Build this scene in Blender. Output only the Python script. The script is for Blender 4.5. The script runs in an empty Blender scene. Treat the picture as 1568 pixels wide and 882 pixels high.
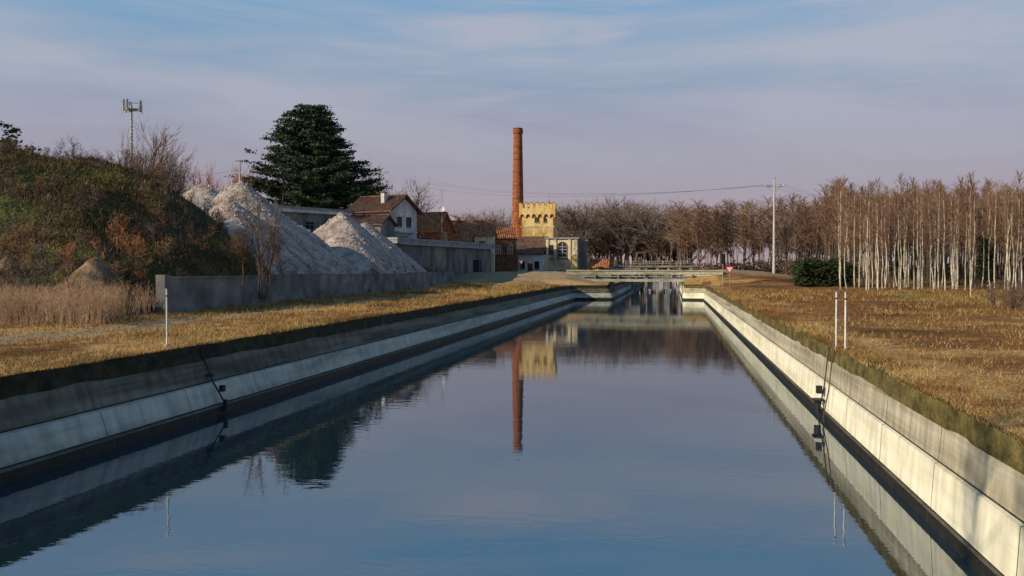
import bpy, math, numpy as np
from mathutils import Vector, Matrix
rng=np.random.default_rng(7)
S=bpy.context.scene
FPX=1524.0; CAMZ=5.1; YAW=math.atan(244/FPX); PITCH=math.atan(29/FPX)
Fx,Fy=-math.sin(YAW),math.cos(YAW); Rx,Ry=math.cos(YAW),math.sin(YAW)
def sx(u,Y):
    dx=Fx*FPX+Rx*(u-784); dy=Fy*FPX+Ry*(u-784); return Y*dx/dy
def sz(v,X,Y): return CAMZ-(v-412)*(X*Fx+Y*Fy)/FPX
# ---------------------------------------------------------------- noise
def vn(x,y,seed=0):
    x=np.asarray(x,float); y=np.asarray(y,float)
    xi=np.floor(x); yi=np.floor(y); fx=x-xi; fy=y-yi
    fx=fx*fx*(3-2*fx); fy=fy*fy*(3-2*fy)
    def h(a,b):
        s=np.sin(a*127.1+b*311.7+seed*74.7)*43758.5453; return s-np.floor(s)
    return (h(xi,yi)*(1-fx)+h(xi+1,yi)*fx)*(1-fy)+(h(xi,yi+1)*(1-fx)+h(xi+1,yi+1)*fx)*fy
def fbm(x,y,o=4,seed=0):
    r=0;a=.5
    for i in range(o): r=r+a*(vn(x*2**i,y*2**i,seed+i)-.5); a*=.5
    return r*2
def ss(a,b,x):
    t=np.clip((np.asarray(x,float)-a)/(b-a),0,1); return t*t*(3-2*t)
# ---------------------------------------------------------------- materials
def mat(name,cols,scale=1.0,rough=.85,bump=.3,stretch=(1,1,1),detail=8,bdist=.05,fine=None,spec=.25,metal=0,contrast=(.35,.65),st2=None,amp=(.68,1.25)):
    m=bpy.data.materials.new(name); m.use_nodes=True; nt=m.node_tree; N=nt.nodes; L=nt.links
    b=N['Principled BSDF']; b.inputs['Roughness'].default_value=rough; b.inputs['Specular IOR Level'].default_value=spec
    b.inputs['Metallic'].default_value=metal
    g=N.new('ShaderNodeNewGeometry'); mp=N.new('ShaderNodeMapping'); mp.inputs['Scale'].default_value=stretch
    L.new(g.outputs['Position'],mp.inputs['Vector'])
    n=N.new('ShaderNodeTexNoise'); n.inputs['Scale'].default_value=scale; n.inputs['Detail'].default_value=detail; n.inputs['Roughness'].default_value=.62
    L.new(mp.outputs[0],n.inputs['Vector'])
    r=N.new('ShaderNodeValToRGB'); L.new(n.outputs['Fac'],r.inputs['Fac'])
    e=r.color_ramp.elements
    k=len(cols)
    for i,c in enumerate(cols):
        p=contrast[0]+(contrast[1]-contrast[0])*i/(k-1) if k>1 else 0
        if i<2: el=e[i]; el.position=p
        else: el=e.new(p)
        el.color=(*c,1)
    if k==1: e[1].color=(*cols[0],1)
    out=r.outputs[0]
    n2=N.new('ShaderNodeTexNoise'); n2.inputs['Scale'].default_value=fine or scale*9; n2.inputs['Detail'].default_value=5
    if st2:
        mp2=N.new('ShaderNodeMapping'); mp2.inputs['Scale'].default_value=st2; L.new(g.outputs['Position'],mp2.inputs['Vector']); L.new(mp2.outputs[0],n2.inputs['Vector'])
    else: L.new(mp.outputs[0] if fine is None else g.outputs['Position'],n2.inputs['Vector'])
    mr=N.new('ShaderNodeMapRange'); mr.inputs[1].default_value=.3; mr.inputs[2].default_value=.7; mr.inputs[3].default_value=amp[0]; mr.inputs[4].default_value=amp[1]
    L.new(n2.outputs['Fac'],mr.inputs[0])
    mx=N.new('ShaderNodeVectorMath'); mx.operation='SCALE'; L.new(out,mx.inputs[0]); L.new(mr.outputs[0],mx.inputs['Scale'])
    L.new(mx.outputs[0],b.inputs['Base Color'])
    if bump>0:
        bp=N.new('ShaderNodeBump'); bp.inputs['Strength'].default_value=bump; bp.inputs['Distance'].default_value=bdist
        L.new(n2.outputs['Fac'],bp.inputs['Height']); L.new(bp.outputs[0],b.inputs['Normal'])
    return m
M={}
M['concrete']=mat('canal_concrete_grey',[(.20,.17,.11),(.33,.29,.20),(.42,.38,.28)],.9,.85,.15,(1,.10,3),fine=3,st2=(1,1,.25))
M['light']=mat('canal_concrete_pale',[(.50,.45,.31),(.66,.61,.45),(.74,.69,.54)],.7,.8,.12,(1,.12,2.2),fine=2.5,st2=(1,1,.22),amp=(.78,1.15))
M['concl']=mat('canal_concrete_mossy_shaded',[(.055,.048,.030),(.11,.10,.07),(.17,.155,.115)],.9,.85,.2,(1,.12,3),fine=3,st2=(1,1,.3))  # moss plus left-bank shade mixed into the colour; joint strips reuse it
M['lightl']=mat('canal_concrete_pale_shaded',[(.25,.235,.19),(.40,.38,.31),(.48,.455,.38)],.7,.8,.15,(1,.12,2.2),fine=2.5,st2=(1,1,.22),amp=(.75,1.15))  # darker copy of the pale concrete, left-bank shade painted into its colour
M['joint']=mat('dark_joint',[(.015,.014,.01),(.05,.045,.03)],2,.9,0)
M['moss']=mat('moss_edge_shaded',[(.010,.010,.004),(.028,.024,.009),(.055,.042,.016)],2.5,.95,.8,(1,.6,1))  # moss with the shadow on the left lip darkened into its colour
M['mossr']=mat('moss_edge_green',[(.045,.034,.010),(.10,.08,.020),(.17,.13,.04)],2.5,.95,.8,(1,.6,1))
M['wetline']=mat('waterline_algae',[(.006,.006,.004),(.022,.018,.010)],3,.6,.3)
M['wallc']=mat('boundary_concrete',[(.075,.072,.068),(.16,.155,.145),(.21,.20,.18),(.34,.32,.27)],.55,.9,.2,(.6,.35,1.0),contrast=(.3,.72),fine=1.3,st2=(.5,.35,.3),amp=(.6,1.3))
M['gravel']=mat('gravel',[(.24,.165,.12),(.42,.32,.255),(.57,.48,.41)],.6,.95,1.0,bdist=.12,fine=12,contrast=(.36,.60),amp=(.5,1.3))
M['stone']=mat('stones',[(.28,.20,.155),(.46,.38,.32),(.64,.58,.52)],1.1,.9,.3)
M['earth']=mat('earth',[(.018,.011,.005),(.050,.034,.013),(.105,.062,.026),(.055,.07,.014),(.085,.095,.022)],.3,1,1.0,bdist=.25,fine=4,contrast=(.3,.66),amp=(.4,1.5))
M['sand']=mat('sandy_soil',[(.16,.10,.05),(.34,.23,.12)],1.2,1,.8,bdist=.1)
M['brick']=mat('red_brick',[(.13,.042,.018),(.28,.09,.035),(.36,.14,.06)],1.1,.9,.3,(1,1,3))
M['brickd']=mat('dark_brick',[(.05,.03,.02),(.12,.06,.035),(.22,.11,.06)],1.2,.9,.3)
M['yellow']=mat('ochre_plaster',[(.38,.25,.09),(.66,.46,.18),(.76,.56,.26)],.4,.85,.15,(1,1,.5),contrast=(.36,.62))
M['cream']=mat('cream_plaster',[(.30,.25,.16),(.60,.51,.33),(.70,.62,.43)],.4,.85,.15,(1,1,.5),contrast=(.36,.62))
M['white']=mat('white_plaster',[(.38,.38,.37),(.66,.65,.61)],.5,.8,.1)
M['greyw']=mat('grey_render',[(.09,.088,.082),(.17,.165,.15),(.28,.26,.22)],.5,.9,.15,(1,1,.4))
M['tile']=mat('clay_roof_tiles',[(.17,.055,.025),(.38,.14,.055),(.48,.23,.10)],1.3,.9,.6,(1,1,1))
M['tiled']=mat('weathered_roof_tiles',[(.06,.033,.024),(.13,.07,.045),(.20,.11,.07)],1.3,.9,.6)
M['roofg']=mat('fibre_cement_roof',[(.20,.20,.20),(.34,.34,.33)],.8,.85,.2)
M['glass']=mat('window_glass',[(.012,.015,.02),(.03,.035,.04)],.5,.12,0,spec=.5)
M['dark']=mat('dark_opening',[(.008,.008,.01),(.02,.018,.016)],1,.9,0)
M['metal']=mat('galvanised_steel',[(.20,.21,.22),(.34,.34,.34)],2,.45,.1,metal=.4)
M['wpaint']=mat('white_paint',[(.50,.50,.48),(.72,.72,.70)],4,.5,.05)
M['red']=mat('red_paint',[(.5,.02,.02),(.6,.03,.025)],4,.5,0)
M['black']=mat('black_plastic',[(.01,.01,.01),(.025,.025,.025)],4,.5,0)
M['wood']=mat('pole_concrete',[(.33,.32,.29),(.5,.48,.44)],1,.85,.1,(1,1,.3))
M['bridge']=mat('bridge_concrete',[(.18,.165,.10),(.34,.31,.21),(.46,.42,.30)],.7,.85,.2,(.4,1,1.5))
M['barkp']=mat('poplar_bark',[(.22,.18,.125),(.48,.42,.32),(.66,.60,.49)],1.6,.9,.2,(1,1,.5))
M['barkd']=mat('dark_bark',[(.05,.036,.027),(.12,.088,.065)],2,.95,.3)
M['twigr']=mat('reddish_twigs',[(.11,.062,.038),(.20,.115,.072),(.28,.17,.11)],.12,.9,0)
M['twigb']=mat('brown_twigs',[(.11,.078,.062),(.19,.14,.112),(.26,.195,.16)],.12,.9,0)
M['twigo']=mat('orange_twigs',[(.28,.115,.04),(.42,.18,.07)],.3,.9,0)
M['ever']=mat('cedar_needles',[(.008,.020,.010),(.028,.05,.020),(.07,.10,.045)],.5,.8,0)
M['hedge']=mat('hedge_leaves',[(.012,.02,.006),(.035,.05,.014)],.8,.8,0)
M['brush']=mat('dry_undergrowth',[(.035,.022,.013),(.09,.055,.03),(.15,.095,.05)],.3,.9,0)
M['g1']=mat('dry_straw_blades',[(.34,.205,.07),(.56,.37,.14)],.35,.9,0)
M['g2']=mat('brown_blades',[(.13,.054,.017),(.27,.125,.04)],.4,.9,0)
M['g3']=mat('green_blades',[(.05,.055,.011),(.13,.13,.027)],.4,.9,0)
M['reed']=mat('dry_reeds',[(.20,.125,.08),(.35,.235,.15)],.5,.9,0)
# ---------------------------------------------------------------- mesh buffer
class Buf:
    def __init__(s): s.v=[];s.f=[];s.n=0;s.mats=[]
    def mi(s,m):
        if m not in s.mats: s.mats.append(m)
        return s.mats.index(m)
    def add(s,V,F,m):
        V=np.asarray(V,float).reshape(-1,3); F=np.asarray(F,int)
        s.v.append(V); s.f.append((F+s.n,s.mi(m))); s.n+=len(V)
    def box(s,x0,x1,y0,y1,z0,z1,m):
        V=[(x,y,z) for z in(z0,z1) for y in(y0,y1) for x in(x0,x1)]
        s.add(V,[(0,2,3,1),(4,5,7,6),(0,1,5,4),(2,6,7,3),(0,4,6,2),(1,3,7,5)],m)
    def tubes(s,P0,P1,R0,R1,k,m):
        P0=np.asarray(P0,float).reshape(-1,3);P1=np.asarray(P1,float).reshape(-1,3);n=len(P0)
        R0=np.broadcast_to(np.asarray(R0,float),(n,));R1=np.broadcast_to(np.asarray(R1,float),(n,))
        d=P1-P0; d/=np.linalg.norm(d,axis=1,keepdims=True)+1e-9
        ref=np.where(np.abs(d[:,2:3])>.9,np.array([[1.,0,0]]),np.array([[0,0,1.]]))
        a=np.cross(d,ref); a/=np.linalg.norm(a,axis=1,keepdims=True); b=np.cross(d,a)
        t=np.arange(k)*2*math.pi/k
        ring=a[:,None,:]*np.cos(t)[None,:,None]+b[:,None,:]*np.sin(t)[None,:,None]
        V=np.concatenate([P0[:,None]+ring*R0[:,None,None],P1[:,None]+ring*R1[:,None,None]],1)
        i=np.arange(k); j=(i+1)%k
        q=np.stack([i,j,j+k,i+k],1)
        F=(q[None]+ (np.arange(n)*2*k)[:,None,None]).reshape(-1,4)
        s.add(V,F,m)
    def cyl(s,p0,p1,r0,r1,k,m):
        s.tubes([p0],[p1],r0,r1,k,m)
        for p,r in((p0,r0),(p1,r1)):
            d=Vector(p1)-Vector(p0); q=d.to_track_quat('Z','Y')
            V=[tuple(Vector(p)+q@Vector((r*math.cos(2*math.pi*i/k),r*math.sin(2*math.pi*i/k),0))) for i in range(k)]
            s.add(V,[list(range(k))],m)
    def poly(s,pts,r,k,m):
        pts=np.array(pts,float); s.tubes(pts[:-1],pts[1:],r,r,k,m)
    def blades(s,P,D,W,m):
        n=len(P); V=np.stack([P-W,P+W,P+D],1).reshape(-1,3)
        s.add(V,np.arange(3*n).reshape(-1,3),m)
    def make(s,name,smooth=False,parent=None):
        me=bpy.data.meshes.new(name); V=np.concatenate(s.v)
        me.vertices.add(len(V)); me.vertices.foreach_set('co',V.ravel())
        li=np.concatenate([F.ravel() for F,_ in s.f]); me.loops.add(len(li)); me.loops.foreach_set('vertex_index',li.astype(np.int32))
        st=[];o=0;mi=[]
        for F,m in s.f:
            k=F.shape[1]; c=len(F); st.append(o+np.arange(c)*k); o+=c*k; mi.append(np.full(c,m))
        st=np.concatenate(st); mi=np.concatenate(mi); me.polygons.add(len(st))
        me.polygons.foreach_set('loop_start',st.astype(np.int32)); me.polygons.foreach_set('material_index',mi.astype(np.int32))
        me.polygons.foreach_set('use_smooth',np.full(len(st),smooth))
        for m in s.mats: me.materials.append(M[m])
        me.update(calc_edges=True); me.validate()
        o=bpy.data.objects.new(name,me); S.collection.objects.link(o)
        if parent: o.parent=parent
        return o
class Obj:
    def __init__(s,name,loc=(0,0,0),rot=0):
        s.e=bpy.data.objects.new(name,None); S.collection.objects.link(s.e); s.e.location=loc; s.e.rotation_euler=(0,0,rot); s.e.empty_display_size=.5; s.p={}
    def __getitem__(s,k):
        if k not in s.p: s.p[k]=Buf()
        return s.p[k]
    def done(s,smooth=()):
        for k,b in s.p.items(): b.make(k,k in smooth,s.e)
# ---------------------------------------------------------------- terrain
NY=166.0
def XL(y): return -16.6+6.1*ss(NY-1,NY+.2,y)
def XR(y): return 5.45-3.3*ss(NY-1,NY+.2,y)
def WX(y): return -30.6-(np.asarray(y,float)-57)*6.4/111
def H(x,y):
    x=np.asarray(x,float);y=np.asarray(y,float)
    left=x<-5
    dist=np.where(left,XL(y)-x,x-XR(y)); dist=np.clip(dist,0,None)
    e=ss(0,2.5,dist)
    h=2.35+e*(.20*fbm(x*.25,y*.25,4,3)+.10*fbm(x*1.3,y*1.3,3,9))
    h=h+np.where(left,1.9,.9)*ss(135,200,y)*ss(0,9,dist)
    rd=np.exp(-((y-177)/7.0)**2)
    h=h+rd*np.where(left,1.0*ss(60,8,dist),2.2*ss(34,3,dist))
    h=h-.10*np.exp(-((x+24.6)/.45)**2)*(y<140)-.10*np.exp(-((x+26.3)/.45)**2)*(y<140)
    return h
ys=np.concatenate([np.arange(-30,10,4),np.arange(10,60,.45),np.arange(60,120,1.0),np.arange(120,164,2),np.arange(164,168,.25),np.arange(168,200,1.5),np.arange(200,400,10),np.geomspace(400,3500,14)])
ts=np.concatenate([np.arange(0,30,.45),np.arange(30,70,1.5),np.arange(70,200,8),np.geomspace(200,2500,12)])
G=Buf()
attrs=[]
for side in(-1,1):
    T,Y=np.meshgrid(ts,ys); X=np.where(side<0,XL(Y)-T,XR(Y)+T); Z=H(X,Y)
    V=np.stack([X,Y,Z],-1).reshape(-1,3); nx=len(ts); ny=len(ys)
    i=(np.arange(ny-1)[:,None]*nx+np.arange(nx-1)[None]).ravel()
    q=np.stack([i,i+1,i+1+nx,i+nx],1)
    if side<0: q=q[:,::-1]
    G.add(V,q,'earth')
    tr=np.where(side<0,np.exp(-((X+24.6)/.7)**4)+np.exp(-((X+26.4)/.7)**4),0)*(Y<150)+np.exp(-((Y-177)/5)**4)*(np.abs(X)<70)
    tr=tr+np.where((side<0)&(Y>150)&(X>-45),.75*ss(150,170,Y),0)
    gr=np.where((side>0)&(X>22+ (Y-100)*.06),ss(84,90,Y)*ss(128,120,Y),0)
    so=np.where(side>0,ss(1,4,X-5.4)*(1-gr),0)
    attrs.append(np.stack([tr,gr,so,np.ones_like(tr)],-1).reshape(-1,4))
ground=G.make('ground',True)
A=ground.data.color_attributes.new('mask','FLOAT_COLOR','POINT'); A.data.foreach_set('color',np.concatenate(attrs).ravel())
def ground_mat():
    m=bpy.data.materials.new('dry_grass_ground'); m.use_nodes=True; nt=m.node_tree;N=nt.nodes;L=nt.links; b=N['Principled BSDF']
    b.inputs['Roughness'].default_value=1; b.inputs['Specular IOR Level'].default_value=.1
    g=N.new('ShaderNodeNewGeometry')
    def noise(sc,det=8,st=None,rg=.6):
        n=N.new('ShaderNodeTexNoise'); n.inputs['Scale'].default_value=sc; n.inputs['Detail'].default_value=det; n.inputs['Roughness'].default_value=rg
        if st:
            mp=N.new('ShaderNodeMapping'); mp.inputs['Scale'].default_value=st; L.new(g.outputs['Position'],mp.inputs[0]); L.new(mp.outputs[0],n.inputs[0])
        else: L.new(g.outputs['Position'],n.inputs[0])
        return n.outputs['Fac']
    def ramp(f,st):
        r=N.new('ShaderNodeValToRGB'); L.new(f,r.inputs[0]); e=r.color_ramp.elements
        for i,(p,c) in enumerate(st):
            el=e[i] if i<2 else e.new(p); el.position=p; el.color=(*c,1)
        return r.outputs[0]
    def mix(f,a,c):
        x=N.new('ShaderNodeMix'); x.data_type='RGBA'; L.new(f,x.inputs[0])
        L.new(a,x.inputs[6]); L.new(c,x.inputs[7]); return x.outputs[2]
    at=N.new('ShaderNodeVertexColor'); at.layer_name='mask'; sp=N.new('ShaderNodeSeparateColor'); L.new(at.outputs[0],sp.inputs[0])
    base=ramp(noise(.3,9,(1,.6,1),.7),[(.32,(.10,.045,.014)),(.42,(.24,.12,.04)),(.51,(.48,.29,.105)),(.60,(.40,.22,.07)),(.68,(.13,.10,.025))])
    dirt=ramp(noise(3,8),[(.3,(.20,.14,.08)),(.7,(.44,.34,.22))])
    green=ramp(noise(.8,8),[(.3,(.12,.12,.025)),(.7,(.32,.25,.07))])
    soil=ramp(noise(.16,9,(.6,1.3,1),.70),[(.38,(.075,.030,.011)),(.46,(.16,.066,.021)),(.54,(.24,.11,.035)),(.60,(.42,.25,.09)),(.68,(.50,.33,.13))])
    def msk(o,amt):
        n=noise(1.6,6); a=N.new('ShaderNodeMath'); a.operation='MULTIPLY_ADD'; L.new(n,a.inputs[0]); a.inputs[1].default_value=-1.6; 
        L.new(o,a.inputs[2]); r=N.new('ShaderNodeMapRange'); L.new(a.outputs[0],r.inputs[0]); r.inputs[1].default_value=-.55;r.inputs[2].default_value=.05;r.inputs[4].default_value=amt; return r.outputs[0]
    c=mix(msk(sp.outputs[2],.9),base,soil); c=mix(msk(sp.outputs[1],.85),c,green); c=mix(msk(sp.outputs[0],.8),c,dirt)
    f=noise(9,8,None,.75); mr=N.new('ShaderNodeMapRange'); L.new(f,mr.inputs[0]); mr.inputs[1].default_value=.3;mr.inputs[2].default_value=.7;mr.inputs[3].default_value=.35;mr.inputs[4].default_value=1.6
    vm=N.new('ShaderNodeVectorMath'); vm.operation='SCALE'; L.new(c,vm.inputs[0]); L.new(mr.outputs[0],vm.inputs['Scale']); L.new(vm.outputs[0],b.inputs['Base Color'])
    bp=N.new('ShaderNodeBump'); bp.inputs['Strength'].default_value=.9; bp.inputs['Distance'].default_value=.10; L.new(noise(5,8),bp.inputs['Height']); L.new(bp.outputs[0],b.inputs['Normal'])
    return m
ground.data.materials[0]=ground_mat()
# canal lining
def lining(name,side,prof,mats):
    b=Buf(); yy=np.concatenate([np.arange(-30,164,.5),np.arange(164,168,.1),np.arange(168,700,6)])
    for k in range(len(prof)-1):
        (d0,z0),(d1,z1)=prof[k],prof[k+1]
        X0=(XL(yy)+d0) if side<0 else (XR(yy)-d0); X1=(XL(yy)+d1) if side<0 else (XR(yy)-d1)
        def wob(j): return (.05*fbm(yy*.6,yy*0+j,3,side+5)) if j in(1,) else (.12*fbm(yy*.7,yy*0+j,4,side+8)-.02 if j==2 else 0*yy)
        V=np.concatenate([np.stack([X0,yy,np.full_like(yy,z0)+wob(k)],1),np.stack([X1,yy,np.full_like(yy,z1)+wob(k+1)],1)])
        n=len(yy); i=np.arange(n-1); q=np.stack([i,i+1,i+1+n,i+n],1)
        if side>0:q=q[:,::-1]
        b.add(V,q,mats[k])
    for y in np.arange(6,164,5.0):
        for (d0,z0),(d1,z1),mt in list(zip(prof[:-1],prof[1:],mats))[3:]:
            if z1<.0 and z0<=0: continue
            x0=(-16.6+d0+.006) if side<0 else (5.45-d0-.006); x1=(-16.6+d1+.006) if side<0 else (5.45-d1-.006)
            b.add([(x0,y,z0+.004),(x0,y+.025,z0+.004),(x1,y+.025,z1+.004),(x1,y,z1+.004)],[(0,1,2,3)],'concl')
    return b.make(name)
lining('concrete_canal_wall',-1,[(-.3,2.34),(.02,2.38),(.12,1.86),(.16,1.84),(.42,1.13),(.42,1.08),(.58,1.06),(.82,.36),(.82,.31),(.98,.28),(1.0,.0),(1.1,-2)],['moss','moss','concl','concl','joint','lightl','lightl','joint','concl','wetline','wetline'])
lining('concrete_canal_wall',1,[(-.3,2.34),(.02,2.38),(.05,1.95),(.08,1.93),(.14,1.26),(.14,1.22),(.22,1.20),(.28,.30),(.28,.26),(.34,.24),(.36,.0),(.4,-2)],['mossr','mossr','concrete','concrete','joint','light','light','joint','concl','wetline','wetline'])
b=Buf(); b.add([(-20,-30,-1.9),(9,-30,-1.9),(9,700,-1.9),(-20,700,-1.9)],[(0,1,2,3)],'wetline'); b.make('canal_bed')
# water
b=Buf(); b.add([(-17.4,-30,0),(6.2,-30,0),(6.2,700,0),(-17.4,700,0)],[(0,1,2,3)],'wetline'); water=b.make('canal_water')
m=bpy.data.materials.new('water'); m.use_nodes=True; nt=m.node_tree;N=nt.nodes;L=nt.links
for n in list(N):
    if n.type=='BSDF_PRINCIPLED': N.remove(n)
out=N['Material Output']; gl=N.new('ShaderNodeBsdfGlossy'); gl.inputs['Roughness'].default_value=.015; gl.inputs['Color'].default_value=(.92,.96,1,1)
df=N.new('ShaderNodeBsdfDiffuse'); df.inputs['Color'].default_value=(.010,.025,.036,1)
g=N.new('ShaderNodeNewGeometry')
def wn(sc,st,det):
    mp=N.new('ShaderNodeMapping'); mp.inputs['Scale'].default_value=st; L.new(g.outputs['Position'],mp.inputs[0])
    n=N.new('ShaderNodeTexNoise'); n.inputs['Scale'].default_value=sc; n.inputs['Detail'].default_value=det; L.new(mp.outputs[0],n.inputs[0]); return n.outputs['Fac']
add=N.new('ShaderNodeMath'); add.operation='ADD'; L.new(wn(2.2,(.7,1,1),3),add.inputs[0])
mu=N.new('ShaderNodeMath'); mu.operation='MULTIPLY'; L.new(wn(.35,(.6,1,1),2),mu.inputs[0]); mu.inputs[1].default_value=1.5; L.new(mu.outputs[0],add.inputs[1])
bp=N.new('ShaderNodeBump'); bp.inputs['Strength'].default_value=.022; bp.inputs['Distance'].default_value=.12; L.new(add.outputs[0],bp.inputs['Height'])
L.new(bp.outputs[0],gl.inputs['Normal'])
fr=N.new('ShaderNodeFresnel'); fr.inputs['IOR'].default_value=4.2
mx=N.new('ShaderNodeMixShader'); L.new(fr.outputs[0],mx.inputs[0]); L.new(df.outputs[0],mx.inputs[1]); L.new(gl.outputs[0],mx.inputs[2]); L.new(mx.outputs[0],out.inputs[0])
water.data.materials[0]=m
# ---------------------------------------------------------------- blades of grass
def grass(name,side,n,x0,x1,y0,y1,fr):
    b=Buf(); 
    for mi,(mt,fr_) in enumerate(zip(('g1','g2','g3'),fr)):
        k=int(n*fr_); y=y0*(y1/y0)**rng.random(k)
        x=np.where(rng.random(k)<.12, rng.random(k)**2*1.2, rng.random(k)*(x1-x0))
        x=(XR(y)+x) if side>0 else (XL(y)-x)
        cl=fbm(x*.35+mi*13,y*.22,3,20+mi); keep=cl>(.05 if mi==0 and side>0 else -.05)+(.12 if mt=='g3' else 0)-(rng.random(k)*.15)
        if side<0: keep&=~((np.abs(x+25.5)<1.6)&(rng.random(k)<.8))
        x=x[keep];y=y[keep];k=len(x)
        sc=.6+y/32
        P=np.stack([x,y,H(x,y)-.01],1); a=rng.random(k)*6.28; ln=(.05+.08*rng.random(k))*sc
        tilt=.3+.9*rng.random(k)
        D=np.stack([np.cos(a)*tilt*ln,np.sin(a)*tilt*ln,ln],1); a2=rng.random(k)*6.28; w=.006*sc
        W=np.stack([np.cos(a2)*w,np.sin(a2)*w,0*w],1); b.blades(P,D,W,mt)
    k=26000; y=14*(160/14)**rng.random(k); x=(XR(y) if side>0 else XL(y)); sc=.5+y/30
    P=np.stack([x+side*rng.random(k)*.15,y,np.full(k,2.36)],1); ln=(.06+.13*rng.random(k))*sc
    D=np.stack([-side*ln*(.2+.6*rng.random(k))*.5,(rng.random(k)-.5)*ln,ln*(rng.random(k)*1.5-.8)*.8],1)
    W=np.stack([0*ln,.007*sc,0*ln],1); h=k//2
    b.blades(P[:h],D[:h],W[:h],'g3'); b.blades(P[h:],D[h:],W[h:],'g2')
    return b.make(name)
grass('dry_grass',1,140000,0,40,11,130,(.34,.50,.16))
grass('dry_grass',-1,130000,0,15,20,150,(.47,.36,.17))
# ---------------------------------------------------------------- boundary wall
W_=Obj('boundary_wall'); yy=np.arange(57,168.1,18.5)
for i in range(len(yy)-1):
    y0,y1=yy[i]+.0,yy[i+1]-.01; t0=4.5+.07*math.sin(i*1.7)
    x0,x1=float(WX(y0)),float(WX(y1)); 
    V=[(x0,y0,1.8),(x1,y1,1.8),(x1-.3,y1,1.8),(x0-.3,y0,1.8),(x0,y0,t0),(x1,y1,t0),(x1-.3,y1,t0),(x0-.3,y0,t0)]
    W_['panels'].add(V,[(0,1,5,4),(1,2,6,5),(2,3,7,6),(3,0,4,7),(4,5,6,7)],'wallc')
    V=[(x0+.06,y0,t0+.003),(x1+.06,y1,t0+.003),(x1-.36,y1,t0+.003),(x0-.36,y0,t0+.003),(x0+.06,y0,t0+.12),(x1+.06,y1,t0+.12),(x1-.36,y1,t0+.12),(x0-.36,y0,t0+.12)]
    W_['coping'].add(V,[(0,1,5,4),(1,2,6,5),(2,3,7,6),(3,0,4,7),(4,5,6,7),(3,2,1,0)],'wallc')
W_['end_pier'].box(float(WX(57))-.4,float(WX(57))+.2,56.4,56.95,1.8,4.75,'wallc')
W_.done()
# ---------------------------------------------------------------- mound
PX=np.array([-120,-90,-70,-55,-50.6,-46,-43,-40.5,-37.8,-35.8,-33.6,-31.6,-30.6]); PZ=np.array([10,13,14.9,14.9,14.6,13.6,12.7,11.7,10.3,8.9,7.0,5.0,3.9])
def mound(x,y):
    k=np.minimum(1,75/np.maximum(y,1))
    p=np.interp(x*k,PX,PZ)-2.35
    p=p*ss(48+np.clip(-(x+31)*.06,-1,4),74,y)**.8*ss(104,78,y)
    rough=np.clip(p,0,3)/3
    h=2.2+p+rough*(1.15*fbm(x*.22,y*.22,4,31)+.5*np.abs(fbm(x*.7,y*.7,3,77)))
    w=WX(y)-.4; h=np.where(y>56.5,np.minimum(h,4.35+(w-x)*1.05),h)
    return h
def hf(name,fn,x0,x1,y0,y1,st,m,wall=True):
    y=np.arange(y0,y1,st); t=np.arange(0,x1-x0,st); T,Y=np.meshgrid(t,y)
    X=(WX(np.maximum(Y,57))-.4 if wall else x1)-T; Z=fn(X,Y); b=Buf(); nx=len(t);ny=len(y)
    i=(np.arange(ny-1)[:,None]*nx+np.arange(nx-1)[None]).ravel(); q=np.stack([i+nx,i+1+nx,i+1,i],1)
    b.add(np.stack([X,Y,Z],-1).reshape(-1,3),q,m); return b
b=hf('m',mound,-110,-31,48,106,.4,'earth')
def scat(b,fn,n,x0,x1,y0,y1,mt,l0,l1,w,cl=0,sd=1,up=1.):
    y=y0+(y1-y0)*rng.random(n); x=x0+(x1-x0)*rng.random(n); z=fn(x,y)
    k=(fbm(x*.25,y*.25,3,sd)>cl)&(x<WX(np.maximum(y,57))-.4)&(z>2.6); x=x[k];y=y[k];z=z[k];n=len(x)
    a=rng.random(n)*6.28; ln=l0+(l1-l0)*rng.random(n)**2; t=.2+rng.random(n)
    D=np.stack([np.cos(a)*t*ln,np.sin(a)*t*ln,ln*up],1); W=np.stack([np.sin(a)*w,np.cos(a)*w,0*a],1)
    b.blades(np.stack([x,y,z-.03],1),D,W,mt)
scat(b,mound,32000,-75,-30,50,90,'g2',.15,.6,.03,.05,3)
scat(b,mound,14000,-75,-30,50,90,'g1',.1,.45,.02,.2,6)
scat(b,mound,110000,-75,-30,50,90,'g3',.1,.35,.05,-.02,9)
scat(b,mound,50000,-75,-30,50,90,'barkd',.2,.9,.022,-.05,12)
scat(b,mound,7000,-75,-30,50,90,'twigo',.1,.5,.04,.25,15)
b.make('earth_mound',True)
def heap(name,lst,x0,x1,y0,y1,m):
    def f(x,y):
        h=0*x-.4
        for cx,cy,hh,rx,ry in lst:
            q=1-np.sqrt(((x-cx)/rx)**2+((y-cy)/ry)**2+.015); h=np.maximum(h,q*hh)
        return 2.3+h+.35*fbm(x*.9,y*.9,4,5)
    b=hf('h',f,x0,x1,y0,y1,.2,m,False); scat(b,f,6000,x0,x1,y0,y1,'g2',.1,.4,.02,-.1,4); b.make(name,True)
heap('soil_heap',[(-35.6,57.5,3.9,3.6,5.5),(-38.9,58,3.0,3.5,5),(-42,58,3.9,4,6)],-48,-31.2,51,64,'sand')
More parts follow.
